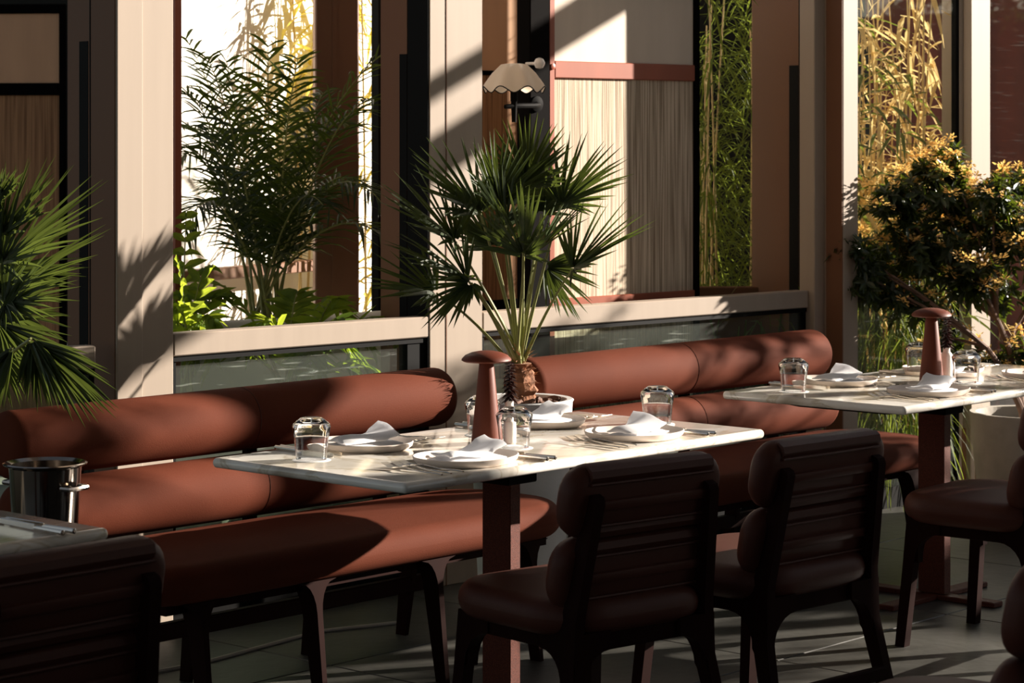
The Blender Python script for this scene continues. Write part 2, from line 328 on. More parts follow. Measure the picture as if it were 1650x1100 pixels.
# wall lamp with ruffled shade
wl = empty('wall_lamp', W(1.80, .24, 1.742), PHI, 'black wall lamp with white ruffled shade on the black post', 'lamp')
rg = []
for (r, z, am) in ((.03, .106, 0), (.048, .101, .002), (.08, .068, .004), (.106, .026, .009), (.112, .010, .012)):
    rg.append([((r + am * .4 * math.cos(7 * t + .6)) * math.cos(t), (r + am * .4 * math.cos(7 * t + .6)) * math.sin(t), z + am * math.cos(7 * t + .6)) for t in [2 * math.pi * j / 72 for j in range(72)]])
SX = -.165
shm = mat('lamp_shade_cloth', (246, 238, 226), .8, trans=.5, glow=(240, 220, 195))
sh = MB().rings(rg, M4.Translation((SX, -.10, .0)), True, False).build('shade', shm, wl, 60)
MB().tube([(p[0] + SX, p[1] - .10, p[2]) for p in rg[-1]] + [(rg[-1][0][0] + SX, rg[-1][0][1] - .1, rg[-1][0][2])], .0022, 5).build('piping', black, sh)
MB().lathe([(.014, -.012), (.014, .09), (.01, .095)], 12, M4.Translation((SX, -.10, -.02))).build('holder', blackm, wl)
MB().lathe([(.009, -.10), (.011, -.055), (.012, -.02)], 12, M4.Translation((SX, -.10, -.01))).build('stem', blackm, wl)
MB().tube([(.03, -.012, -.04), (.0, -.06, -.045), (-.06, -.10, -.048), (SX, -.10, -.05), (SX - .045, -.10, -.053)], [.011, .010, .010, .010, .008], 8).build('arm', blackm, wl)
MB().lathe([(.03, 0), (.03, .012), (.012, .018)], 16, M4.Translation((.03, -.012, -.04)) @ M4.Rotation(rad(90), 4, 'X')).build('wall_plate', blackm, wl)
kn = MB().lathe([(.004, -.02), (.014, -.017), (.021, -.004), (.021, .004), (.014, .017), (.004, .021)], 16).build('globe_knob', ceram, None)
kn.location = W(1.785, .16, 1.853); tag(kn, 'small white globe knob on the black post beside the ruffled shade', 'knob')
MB().tube([(0, .018, 0), (0, .066, 0)], .006, 8).build('stalk', ceram, kn)

# ------------------------------------------------------------------ benches
def make_bench():
    L = 1.74; r = empty('bench', label='terracotta leather bench with two roll backs, nearer the ice bucket', cat='bench')
    def roll(name, y, z, rr, len_):
        prof = []; rd = .05
        for i in range(7): a = math.pi / 2 * i / 6; prof.append((rr - rd + rd * math.sin(a) if i else rr * .35, -len_ / 2 + rd * (1 - math.cos(a)) * .8))
        half = [p for p in prof]; mid = [(rr, -.012), (rr - .0012, -.002), (rr - .0012, .002), (rr, .012)]
        allp = half + [(rr, -len_ / 4)] + mid + [(rr, len_ / 4)] + [(q, -h) for q, h in reversed(half)]
        o = MB().lathe(allp, 40, M4.Translation((0, y, z)) @ M4.Rotation(rad(90), 4, 'Y')).build(name, leather, r, 50)
        MB().tube([(0, y + (rr - .0005) * math.cos(t), z + (rr - .0005) * math.sin(t)) for t in [2 * math.pi * i / 32 for i in range(33)]], .0011, 5).build('seam', seamm, o)
    roll('upper_roll', .355, .737, .094, L); roll('lower_roll', .315, .545, .094, L - .02)
    m = MB(); pad(m, L, .53, .355, .462, .20, .052, .016, None, 10, 6)
    st = m.build('seat', leather, r, 60)
    MB().tube([(0, -.253, .40), (0, -.24, .432), (0, -.20, .464), (0, -.1, .4735), (0, .05, .476)], .0011, 5).build('seam', seamm, st)
    MB().box(-L / 2 + .12, L / 2 - .12, -.20, .24, .33, .358).build('frame', wood_dk, r, 0)
    MB().rbox(-L / 2 + .12, L / 2 - .12, .27, .30, .14, .19, .004, 1).build('stretcher', wood_dk, r, 0)
    for x in (-L / 2 + .22, -.24, .24, L / 2 - .22):
        for y, s in ((-.2, -1), (.27, 1)):
            hw = lambda z: .007 + .004 * z / .36
            pl = [(-.008, 0), (.008, 0), (.010, .24)] + [(.010 + .05 * (1 - math.cos(a)), .27 + .085 * math.sin(a)) for a in [math.pi / 2 * i / 5 for i in range(6)]] + [(.07, .358), (-.07, .358)] + [(-.010 - .05 * (1 - math.cos(a)), .27 + .085 * math.sin(a)) for a in [math.pi / 2 * i / 5 for i in range(5, -1, -1)]] + [(-.010, .24)]
            m = MB().prism(pl, lambda u, v, w: (u, w * (.6 + .4 * v / .36) + y + s * .05 * (1 - v / .36), v), -.034, .034); lg = m.build('leg', wood_dk, r, 30); lg.location = (x, 0, 0)
    for x in (-.6, 0.05, .6):
        MB().rbox(x - .02, x + .02, .355, .385, .36, .80, .004, 1).build('back_support', wood_dk, r, 0)
    return r
b1 = make_bench(); b1.location = (4.815, 5.07, 0)
b2 = copy_tree(b1); b2.location = (6.93, 5.07, 0); b2['label'] = 'terracotta leather roll-back bench between the white palm pot and right column'
for b in (b1, b2): b['group'] = 'roll-back benches along the facade'

# ------------------------------------------------------------------ tables
def make_table(L, Wd):
    r = empty('dining_table', cat='table', group='marble dining tables')
    m = MB(); pad(m, L, Wd, .713, .74, .012, .0125, 0, None, 3, 4); m.build('tabletop', marble, r, 50)
    m = MB(); m.rings([[(x, y, z) for x, y in rrect(L - 2 * i, Wd - 2 * i, .02, 2)] for i, z in ((.17, .688), (.13, .700), (.12, .7128))]); m.build('under_plate', blackm, r, 30)
    MB().rbox(-.021, .021, -.052, .052, .02, .69, .002, 1).build('column', rustm, r, 30)
    m = MB(); m.rbox(-.06, .06, -.08, .08, .635, .69, .004, 1); m.build('collar', blackm, r, 30)
    f = MB(); f.rbox(-.30, .30, -.03, .03, 0, .018, .003, 1); f.rbox(-.03, .03, -.25, .25, .0, .0175, .003, 1); f.build('foot', rustm, r, 30)
    return r
t1 = make_table(1.47, .71); t1.location = (4.895, 4.447, 0); t1['label'] = 'beige marble table on a thin column, in the middle of the photo'
t2 = copy_tree(t1); t2.location = (7.12, 4.465, 0); t2['label'] = 'grey-beige marble table beside the flowering bush at the right'
t3 = copy_tree(t1); t3.location = (2.53, 4.45, 0); t3['label'] = 'marble table cut off by the left edge beside the ice bucket'

# ------------------------------------------------------------------ chairs
def make_chair():
    r = empty('dining_chair', cat='chair', group='slatted leather dining chairs')
    m = MB(); pad(m, .53, .50, .385, .475, .15, .044, .014, M4.Translation((0, .015, 0)), 8, 5); m.build('seat', leather_dk, r, 60)
    f = MB(); f.rbox(-.21, .21, -.215, -.185, .35, .40, .004, 1); f.rbox(-.205, .205, .17, .20, .35, .40, .004, 1)
    for s in (-1, 1): f.rbox(s * .207 - .014, s * .207 + .014, -.2, .19, .352, .398, .004, 1)
    f.build('seat_frame', wood_dk, r, 0)
    for s in (-1, 1):
        m = MB(); q = arc(-.10, .27, .083, .085, 180, 90)
        pl = [(-.292, 0), (-.258, 0), (-.19, .26)] + q + [(-.10, .40), (-.175, .42), (-.229, .715), (-.236, .728), (-.252, .733), (-.268, .726), (-.273, .712), (-.228, .43), (-.228, .30)]
        m.prism(pl, lambda u, v, w: (s * (w + .03 * max(0, .35 - v) / .35 - .030 * max(0, v - .4) / .35), u, v), .200, .230)
        q = arc(.115, .27, .088, .085, 0, 90)
        pl = [(.231, .262), (.203, .262)] + q + [(.115, .40), (.231, .40)]
        m.prism(pl, lambda u, v, w: (s * u, w - .05 * max(0, .3 - v), v), -.228, -.196); m.build('rear_leg', wood_dk, r, 30)
        m = MB(); q = arc(.10, .27, .085, .085, 0, 90)
        pl = [(.245, 0), (.212, 0), (.186, .27)] + q + [(.10, .40), (.215, .40), (.226, .25)]
        m.prism(pl, lambda u, v, w: (s * (w + .02 * max(0, .35 - v) / .35), u, v), .192, .226)
        q = arc(.12, .27, .075, .085, 0, 90)
        pl = [(.224, .262), (.196, .262)] + q + [(.12, .40), (.224, .40)]
        m.prism(pl, lambda u, v, w: (s * u, w, v), .175, .208); m.build('front_leg', wood_dk, r, 30)
    MB().rbox(-.225, .225, -.268, -.244, .135, .17, .004, 1).build('rear_stretcher', wood_dk, r, 0)
    for nm, zc, yc in (('upper_back_cushion', .712, -.205), ('lower_back_cushion', .535, -.168)):
        T = M4.Translation((0, yc, zc)) @ M4.Rotation(rad(11), 4, 'X')
        m = MB(); pad(m, .505, .180, -.036, .036, .07, .033, .006, T @ M4.Rotation(rad(90), 4, 'X'), 6, 4); c = m.build(nm, leather_dk, r, 60)
        for dz in (.052, -.052): MB().tube([(x, -.0405 - .002 * math.cos(x * 6), dz) for x in [-.2 + .05 * i for i in range(9)]], .004, 6, T).build('piping', leather_dk, c)
        MB().rbox(-.19, .19, -.052, -.034, -.014, .012, .006, 2, T).build('slat', leather_dk, r, 30)
        for dz in (.068, -.068):
            MB().tube([(x, -.020, dz) for x in (-.2, -.1, 0, .1, .2)], .022, 8, T).build('edge_roll', leather_dk, c)
    return r
chair = make_chair()
cl = [((4.585, 3.89), -8, 'dark chair in the centre, its back to us, at the middle marble table'),
      ((5.245, 3.84), -4, 'reddish-brown chair with its back to us, right of the centre chair'),
      ((2.815, 3.90), 0, 'dark chair cropped at the lower left corner, before the left table'),
      ((6.62, 3.90), 3, 'dark chair at the right, only its seat and legs in the frame'),
      ((4.055, 2.47), 8, 'dark chair back sliced by the lower right corner')]
for i, ((x, y), rz, lb) in enumerate(cl):
    c = chair if i == 0 else copy_tree(chair); c.location = (x, y, 0); c.rotation_euler = (0, 0, rad(rz)); c['label'] = lb

# ------------------------------------------------------------------ table lamps, vases
def make_lamp():
    r = empty('table_lamp', cat='lamp', group='mushroom table lamps')
    MB().lathe([(.030, 0), (.0415, .001), (.0415, .006), (.0195, .222), (.018, .226)], 36).build('body', lampm, r, 40)
    MB().lathe([(.018, .2235), (.045, .221), (.062, .2225), (.0685, .2265), (.0675, .231), (.058, .2405), (.042, .2475), (.022, .2515), (.004, .2528)], 40).build('cap', lampm, r, 50)
    return r
l1 = make_lamp(); l1.location = (4.86, 4.47, .74); l1['label'] = 'terracotta mushroom table lamp on the middle marble table'
l2 = copy_tree(l1); l2.location = (7.11, 4.47, .74); l2['label'] = 'terracotta mushroom table lamp on the right table before the bush'
def make_vase():
    r = empty('bud_vase', cat='vase', group='white bud vases with dark sprigs')
    MB().lathe([(.017, 0), (.0205, .003), (.0205, .082), (.0185, .092), (.0125, .098), (.0115, .112), (.009, .112), (.009, .09)], 24).build('bottle', ceram, r, 40)
    RR = random.Random(3); m = MB(); m.tube([(0, 0, .06), (.003, 0, .13), (.004, .003, .225)], [.002, .0018, .001], 6)
    sp = m.build('sprig', purple, r)
    m = MB()
    for i in range(60):
        t = i / 60; a = i * 2.4; z = .118 + t * .105; L = .030 * (1 - .45 * t)
        blade(m, V((.003, 0, z)), V((math.cos(a), math.sin(a), .15 - .5 * (1 - t))), V((0, 0, 1)), L, .014, .3, 2, .3, .6)
    m.build('sprig_leaves', purple, sp)
    return r
v1 = make_vase(); v1.location = (4.925, 4.445, .74); v1['label'] = 'white bud vase with dark sprig beside the lamp on the middle table'
v2 = copy_tree(v1); v2.location = (7.19, 4.46, .74); v2['label'] = 'white bud vase with dark purple sprig beside the right table lamp'

# ------------------------------------------------------------------ tumblers on paper coasters
def make_glass():
    r = empty('tumbler', cat='glass', group='upturned tumblers')
    MB().lathe([(.0385, .0), (.0395, .0), (.040, .004), (.0445, .055), (.0495, .083), (.0500, .088), (.0475, .093), (.037, .102), (.030, .107), (.026, .109), (.002, .109),
                (.002, .0985), (.028, .097), (.040, .090), (.0445, .084), (.0425, .055), (.0385, .004)], 40, None, False, False).build('glass_body', glassm, r, 60)
    return r
cs0 = MB().lathe([(.050, 0), (.0505, .0006), (.050, .0012)], 32).build('coaster', paper, None); g0 = make_glass()
for i, (x, y, lb) in enumerate([(4.30, 4.57, 'nearest the left corner of the middle table'), (4.985, 4.60, 'half hidden behind the middle lamp'), (4.835, 4.345, 'right of the middle lamp, before the white bud vase'),
                     (5.52, 4.40, 'at the right back of the middle table, catching a sun glint'), (6.525, 4.63, 'at the left corner of the right table'), (7.155, 4.36, 'right of the lamp on the right table'),
                     (7.33, 4.66, 'behind the lamp on the right table'), (2.62, 4.62, 'sliced by the left edge of the photo')]):
    c = cs0 if i == 0 else cs0.copy()
    if i: COL.objects.link(c)
    c.location = (x, y, .74); tag(c, 'paper coaster, tumbler ' + lb, 'coaster', 'paper coasters')
    g = g0 if i == 0 else copy_tree(g0); g.location = (x, y, .7413); g['label'] = 'upturned tumbler ' + lb

# ------------------------------------------------------------------ plates and napkins
def make_plate():
    n = 56; rg = []
    def ringat(s, z, wob=0):
        out = []
        for j in range(n):
            t = 2 * math.pi * j / n; k = 1 + .05 * math.cos(2 * t + .5) + .035 * math.cos(3 * t)
            notch = math.exp(-((math.atan2(math.sin(t - .5), math.cos(t - .5))) / .28) ** 2)
            k -= .05 * notch
            out.append((s * k * math.cos(t), s * k * .92 * math.sin(t), z + wob * notch))
        return out
    for s, z, wb_ in ((.095, 0, 0), (.112, .001, .0), (.121, .007, .004), (.124, .0145, .006), (.1215, .0155, .006), (.117, .010, .003), (.105, .006, 0), (.06, .0055, 0)): rg.append(ringat(s, z, wb_))
    return MB().rings(rg, M4.Diagonal((1.12, 1.12, 1.35, 1))).build('plate', platem, None, 60)
    # pebble outline

def make_napkin(seed):
    RR = random.Random(seed); r = empty('napkin', cat='napkin', group='folded white napkins')
    for k, (L, Wd, z0, nm) in enumerate(((.20, .11, .0, 'lower_fold'), (.185, .10, .014, 'upper_fold'))):
        nx, ny = 16, 8; top = []; ph = RR.uniform(0, 6); lift = RR.uniform(.03, .045)
        for j in range(ny + 1):
            for i in range(nx + 1):
                u, v = i / nx, j / ny; x = (u - .5) * L + (v - .5) * .018; y = (v - .5) * Wd * (1 + .1 * u)
                z = z0 + .008 + .004 * math.sin(u * 7 + ph + v * 2) * (1 if k else .4) + k * lift * max(0, u - .45) ** 1.5 * (.4 + .6 * v) * 2.2 + k * .004 * math.sin(v * 6 + ph)
                e = min(u, 1 - u, v, 1 - v); z -= .006 * max(0, 1 - e / .1) * (0 if k and u > .8 else 1)
                top.append((x, y, max(z, z0 + .001)))
        m = MB(); th = .0035; N = len(top); vv = top + [(x, y, z - th) for x, y, z in top]; ff = []; w_ = nx + 1
        for j in range(ny):
            for i in range(nx): a = j * w_ + i; ff += [(a, a + 1, a + w_ + 1, a + w_), (N + a, N + a + w_, N + a + w_ + 1, N + a + 1)]
        for i in range(nx): ff += [(i, N + i, N + i + 1, i + 1), (ny * w_ + i, ny * w_ + i + 1, N + ny * w_ + i + 1, N + ny * w_ + i)]
        for j in range(ny): a = j * w_; b = a + nx; ff += [(a, a + w_, N + a + w_, N + a), (b, N + b, N + b + w_, b + w_)]
        m.add(vv, ff); m.build(nm, linen, r, 80)
    return r
def fork_mesh():
    m = MB(); m.tube([(0, -.105, .006), (0, -.09, .007), (0, -.03, .006), (0, .02, .010), (0, .038, .008)], [.0028, .004, .003, .0024, .003], 8, None, .55)
    m.tube([(0, .036, .008), (0, .045, .007), (0, .055, .006)], [.003, .0095, .0105], 8, None, .16)
    for k in (-1.5, -.5, .5, 1.5): m.tube([(k * .0052, .053, .006), (k * .0054, .07, .0075), (k * .0054, .092, .0145)], [.0017, .0014, .0007], 5)
    return m
def knife_mesh():
    m = MB(); m.tube([(0, -.11, .006), (0, -.108, .006), (0, -.02, .0055), (0, -.012, .005)], [.003, .0055, .0045, .003], 8)
    m.add([(-.002, -.015, .0015), (.002, -.015, .0015), (.0015, .10, .0012), (-.001, .108, .0012), (-.002, -.015, .012), (.002, -.015, .012), (.0015, .10, .0125), (-.001, .108, .010)],
          [(0, 1, 2, 3), (4, 7, 6, 5), (0, 4, 5, 1), (1, 5, 6, 2), (2, 6, 7, 3), (3, 7, 4, 0)])
    return m
plate0 = make_plate(); 
def scaled(mb, k):
    mb.v = [(x * k, y * k, z * k) for x, y, z in mb.v]; return mb
fork0 = scaled(fork_mesh(), 1.12).build('fork', steel); knife0 = scaled(knife_mesh(), 1.1).build('knife', steel)
nap = [make_napkin(s) for s in (1, 2)]
first = {'p': True, 'f': True, 'k': True, 0: True, 1: True}
def inst(o, key, tree=False):
    if first[key]: first[key] = False; return o
    if tree: return copy_tree(o)
    c = o.copy(); COL.objects.link(c); return c
settings = [  # plate x, y, facing (0 = guest on the near side), where, which napkin
    (4.555, 4.645, 1, 'at the left back of the middle table', 0), (4.53, 4.235, 0, 'at the left front of the middle table', 1),
    (5.27, 4.645, 1, 'at the right back of the middle table, behind the lamp', 1), (5.225, 4.245, 0, 'at the right front of the middle table', 0),
    (6.82, 4.665, 1, 'at the left back of the right table', 0), (6.755, 4.255, 0, 'at the left front of the right table', 1),
    (7.43, 4.62, 1, 'behind the lamp on the right table', 1), (7.50, 4.27, 0, 'cut by the right edge on the right table', 0)]
for i, (x, y, f, wh, nk) in enumerate(settings):
    p = inst(plate0, 'p'); p.location = (x, y, .7402); p.rotation_euler = (0, 0, rad(180 * f + R.uniform(-12, 12) - 45 * (f == 1))); tag(p, 'cream pebble-shaped plate ' + wh, 'plate', 'pebble-shaped plates')
    q = inst(nap[nk], nk, True); q.location = (x + .005, y, .7495); q.rotation_euler = (0, 0, rad(R.uniform(-8, 18))); q['label'] = 'folded napkin on the plate ' + wh
    s = -1 if f == 0 else 1
    for j in range(3):
        o = inst(fork0, 'f'); o.location = (x + s * (.158 + .034 * j), y - s * -.0 + (-.02 if f == 0 else .02), .7402); o.rotation_euler = (0, 0, rad((180 if f else 0) + R.uniform(-6, 6)))
        tag(o, ('inner', 'middle', 'outer')[j] + ' steel fork, plate ' + wh, 'fork', 'steel forks')
    for j in range(2):
        o = inst(knife0, 'k'); o.location = (x - s * (.158 + .024 * j), y + (-.02 if f == 0 else .03), .7402); o.rotation_euler = (0, 0, rad((180 if f else 0) + R.uniform(-4, 4)))
        tag(o, ('inner', 'outer')[j] + ' steel knife, plate ' + wh, 'knife', 'steel knives')
for j in range(2):
    o = inst(knife0, 'k'); o.location = (3.135 + .022 * j, 4.20, .7402); o.rotation_euler = (0, 0, rad(R.uniform(-3, 3))); tag(o, ('left', 'right')[j] + ' one of two steel knives at the left table edge', 'knife', 'steel knives')

# ------------------------------------------------------------------ ice bucket on stand
bk = empty('ice_bucket', (3.74, 4.95, 0), 0, 'steel ice bucket on a stand between the left table and the bench', 'bucket')
bm_ = mat('bucket_steel', (150, 140, 130), .12, 1.0)
MB().lathe([(.06, .52), (.074, .525), (.080, .56), (.090, .735), (.0905, .745), (.105, .752), (.106, .755), (.100, .757), (.086, .75), (.078, .56), (.02, .545)], 40).build('bowl', bm_, bk, 40)
for s in (-1, 1):
    a = rad(-48 - 90 + 90 * s - 35); d = V((math.cos(a), math.sin(a), 0)); t = V((-d.y, d.x, 0))
    MB().tube([d * .088 + t * .03 + V((0, 0, .70)), d * .115 + t * .03 + V((0, 0, .70)), d * .118 + V((0, 0, .70)), d * .115 - t * .03 + V((0, 0, .70)), d * .088 - t * .03 + V((0, 0, .70))], .007, 8).build('handle', bm_, bk)
MB().lathe([(.012, .02), (.012, .52)], 16).build('pole', blackm, bk); MB().lathe([(.12, 0), (.12, .008), (.02, .022)], 32).build('stand_base', blackm, bk)
MB().lathe([(.082, .555), (.085, .555), (.087, .57), (.084, .57)], 32).build('stand_ring', blackm, bk)

# ------------------------------------------------------------------ palms
def fan_leaf(mb, hub, ax, nrm, L, n=24, spread=112, seed=0, wd=.0145, droop=.10):
    RR = random.Random(seed); ax = ax.normalized(); sd = ax.cross(nrm).normalized(); nn = sd.cross(ax)
    for i in range(n):
        t = (i / (n - 1) * 2 - 1); th = rad(spread * t + RR.uniform(-2, 2)); l = L * 1.06 * (1 - .38 * abs(t) ** 1.5) * RR.uniform(.9, 1.06)
        d = ax * math.cos(th) + sd * math.sin(th) * .8 + nn * (.42 * abs(math.sin(th)) + RR.uniform(-.10, .10) + .06 * (i % 2))
        blade(mb, hub + d.normalized() * .012, d, nn + sd * .3 * math.sin(th), l, wd, droop * RR.uniform(.3, 1.6), 4, .35, .75)
def fan_palm(name, loc, base, leaves, label, scale_L=1.0):
    r = empty(name, loc, 0, label, 'palm'); base = V(base)
    for i, (hub, tip, L, nr, *sp) in enumerate(leaves):
        hub = V(hub); ax = V(tip); m = MB()
        mid = base.lerp(hub, .5) + V((0, 0, .03)); m2 = MB(); pts = bez(base + V((R.uniform(-.015, .015), R.uniform(-.015, .015), R.uniform(-.03, .02))), mid, hub, 6)
        m2.tube(pts, [.008, .0065, .0055, .005, .0045, .004, .0035], 6)
        fan_leaf(m, hub, ax, V(nr), L * 1.08, 27, sp[0] if sp else 84, i + 11)
        lf = m.build('leaf', palm, r, 0); m2.build('leaf_stalk', petm, lf)
    return r
# pot stands in the gap between the benches
PX, PY = 5.875, 5.25
pt = empty('plant_pot', (PX, PY, 0), 0, 'tall round white pot holding the fan palm between the benches', 'pot')
MB().lathe([(.13, 0), (.135, .004), (.168, .715), (.172, .722), (.168, .726), (.150, .724), (.148, .66), (.01, .655)], 48).build('pot_body', potm, pt, 40)
MB().lathe([(.147, .655), (.147, .675), (.08, .69), (.01, .695)], 24).build('soil', soil, pt)
RR = random.Random(5)
for i in range(16):
    a = RR.uniform(-2.6, 1.0); d = RR.uniform(.06, .135); m = MB(); sx, sy, sz = RR.uniform(.02, .038), RR.uniform(.014, .022), RR.uniform(.005, .011)
    m.rings([[(sx * k * math.cos(t) * RR.uniform(.8, 1.15), sy * k * math.sin(t) * RR.uniform(.8, 1.15), z) for t in [2 * math.pi * j / 7 for j in range(7)]] for k, z in ((.8, -sz), (1, 0), (.75, sz))])
    ch = m.build('bark_chip', barkm, pt, 0); ch.location = (d * math.cos(a), d * math.sin(a), .70 + RR.uniform(0, .022)); ch.rotation_euler = (RR.uniform(-.6, .6), RR.uniform(-.6, .6), RR.uniform(0, 6))
CD = V((CY, -SY, 0)); CF = V((SY, CY, 0)); UP = V((0, 0, 1))
P0 = V((PX, PY, 0)); dP = P0.dot(CF)
def rel(px, py, fwd, d0, org):   # a point seen in that direction, "fwd" metres beyond the trunk
    return at(px, py, d0 + fwd) - org
tb = rel(838, 585, 0, dP, P0)
def leafspec(hpx, hpy, tpx, tpy, fwd, tfwd, L=None):
    h = rel(hpx, hpy, fwd, dP, P0); t = rel(tpx, tpy, fwd + tfwd, dP, P0); a = t - h
    rd = V((h.x - tb.x, h.y - tb.y, 0)); rd = rd.normalized() if rd.length > .02 else -CF
    return (h, a, L or a.length, UP * .75 + rd * -.35 - CF * .55)
lv = [leafspec(774, 344, 688, 240, .08, .06), leafspec(804, 328, 797, 222, -.06, .05), leafspec(904, 331, 992, 243, .10, .05), leafspec(734, 389, 622, 306, -.05, -.03),
      leafspec(844, 413, 852, 300, -.22, -.03), leafspec(922, 434, 1036, 355, -.05, -.06), leafspec(753, 450, 640, 388, -.12, -.08), leafspec(846, 300, 866, 194, .14, .03),
      leafspec(703, 472, 598, 448, .02, -.05), leafspec(872, 345, 905, 268, .20, .08), leafspec(760, 456, 700, 510, -.18, -.05, .17), leafspec(878, 430, 925, 480, .16, .04, .17),
      leafspec(795, 400, 742, 320, .18, .05), leafspec(868, 402, 938, 345, -.15, -.08, .2), leafspec(815, 365, 770, 272, -.12, .0, .2)]
fp = fan_palm('fan_palm', P0, tb, lv, 'fan palm with spiky green leaves in the tall white pot')
m = MB(); RR = random.Random(9); rg = []
c0 = rel(842, 640, 0, dP, P0); c0.z = .68
for i in range(12):
    t = i / 11; rr = .034 + .012 * math.sin(t * 3.2) + .006 * (i % 2); c = c0.lerp(tb, t)
    rg.append([(c.x + rr * RR.uniform(.85, 1.15) * math.cos(a), c.y + rr * RR.uniform(.85, 1.15) * math.sin(a), c.z) for a in [2 * math.pi * j / 14 for j in range(14)]])
m.rings(rg); tk = m.build('trunk', trunkm, fp, 0)
m = MB()
for i in range(150):
    t = RR.random(); a = RR.uniform(0, 6.28); c = c0.lerp(tb + V((0, 0, .03)), t); d = V((math.cos(a), math.sin(a), RR.uniform(-.2, 1.0)))
    blade(m, c + d * .034, d, UP, RR.uniform(.012, .04), RR.uniform(.003, .008), RR.uniform(0, .5), 2, .2, .9)
tag(m.build('trunk_fibre', fibre, tk, 0), kind='stuff')

# left palm, rooted left of the frame
P1 = cam2w((-45 - 825) / FPX * 6.9, 6.9); d1_ = 6.9; tb1 = at(-45, 640, d1_) - P1
def ls1(hpx, hpy, tpx, tpy, fwd, tfwd):
    h = at(hpx, hpy, d1_ + fwd) - P1; a = at(tpx, tpy, d1_ + fwd + tfwd) - P1 - h; return (h, a, a.length, UP * .7 - CF * .7 - CD * .3)
lv1 = [ls1(2, 425, 146, 300, .0, .05), ls1(-5, 478, 148, 372, .05, .0), ls1(6, 490, 112, 462, -.1, -.05), ls1(2, 380, 70, 285, .05, .1), ls1(48, 548, 158, 645, -.42, -.04) + (34,), ls1(50, 545, 75, 630, -.42, -.02) + (40,), ls1(20, 560, -10, 640, -.42, .0) + (40,), ls1(-8, 520, 88, 560, -.12, -.05),
       ls1(-5, 440, 120, 420, .15, .05), ls1(-5, 560, 20, 630, -.1, .0), ls1(-10, 330, 30, 285, .1, 0), ls1(0, 500, 95, 520, .12, .0)]
fp1 = fan_palm('fan_palm', P1, tb1, lv1, 'bushy fan palm cropped by the left edge above the bench end')
MB().tube([(0, 0, .40), (0, 0, .6), tb1 + V((0, 0, .02))], [.05, .05, .045], 12).build('trunk', trunkm, fp1)
pt1 = empty('plant_pot', P1, 0, 'round pot under the cropped left palm, outside the frame', 'pot')
MB().lathe([(.12, 0), (.15, .41), (.14, .41), (.135, .38), (.01, .38)], 32).build('pot_body', potm, pt1, 40)

def pinnate(mb, mr, a, b, c, L, n, wd, droop, seed, start=.2, rr=.006):
    RR = random.Random(seed); pts = bez(a, b, c, 14); mr.tube(pts, [rr * (1 - .75 * i / 14) for i in range(15)], 5)
    for i in range(n):
        t = start + (1 - start) * i / (n - 1); p = a * (1 - t) ** 2 + b * (2 * t * (1 - t)) + c * t * t
        tg = ((b - a) * (1 - t) + (c - b) * t).normalized(); sd = tg.cross(UP); sd = sd.normalized() if sd.length > .05 else CD; up = sd.cross(tg)
        l = L * (.45 + .55 * math.sin(math.pi * min(1, .15 + t * .9))) * RR.uniform(.85, 1.1)
        for s in (-1, 1):
            d = tg * .75 + sd * s * .8 + up * .25 + V((RR.uniform(-.2, .2), RR.uniform(-.2, .2), RR.uniform(-.35, .12))); blade(mb, p, d, up, l, wd * RR.uniform(.8, 1.4), droop * RR.uniform(.3, 2.0), 3, .25, .4)
def pinnate_palm(name, loc, fr, label, leafm, L, n, wd, droop, seed, culms=0):
    r = empty(name, loc, 0, label, 'palm')
    for i, (a, b, c) in enumerate(fr):
        m = MB(); mr = MB(); pinnate(m, mr, a - loc, b - loc, c - loc, L, n, wd, droop, seed + i); f = m.build('frond', leafm, r, 0); mr.build('frond_stalk', petm, f)
    return r
dA = 9.35; PA = cam2w((425 - 825) / FPX * dA, dA)
def fr(tpx, tpy, cpx, cpy, fwd, bpx=425, bpy=520): return (at(bpx + R.uniform(-22, 22), bpy, dA + R.uniform(-.05, .05)), at(cpx, cpy, dA + fwd * .5), at(tpx, tpy, dA + fwd))
af = [fr(638, 72, 500, 150, -.2), fr(520, 150, 480, 230, .3), fr(432, 75, 430, 250, -.2), fr(365, 100, 400, 250, .1), fr(300, 150, 360, 180, -.2), fr(282, 270, 340, 160, .2), fr(300, 62, 395, 230, .35),
      fr(560, 200, 500, 160, .2), fr(618, 330, 520, 200, -.4), fr(655, 420, 540, 260, -.35), fr(480, 95, 450, 230, -.4), fr(335, 95, 385, 200, -.35), fr(575, 290, 500, 250, .35), fr(300, 370, 350, 230, -.35),
      fr(395, 130, 410, 280, .4), fr(520, 330, 470, 260, -.5), fr(350, 300, 385, 240, .45), fr(600, 160, 520, 170, -.45), fr(290, 200, 370, 200, .3), fr(470, 170, 440, 260, .5)]
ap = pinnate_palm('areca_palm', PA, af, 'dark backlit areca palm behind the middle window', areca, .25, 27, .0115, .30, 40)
for i in range(8):
    a = R.uniform(0, 6.28); q = V((.05 * math.cos(a), .05 * math.sin(a), .35)); MB().tube([q, q + V((R.uniform(-.02, .02), R.uniform(-.02, .02), .4)), at(425 + R.uniform(-25, 25), 505, dA) - PA], [.014, .012, .01], 7).build('stem', petm, ap)
pa = empty('planter', PA, 0, 'dark planter box of the areca palm behind the middle window', 'planter'); MB().lathe([(.17, 0), (.2, .36), (.185, .36), (.18, .33), (.01, .33)], 28).build('planter_body', blackm, pa, 40)
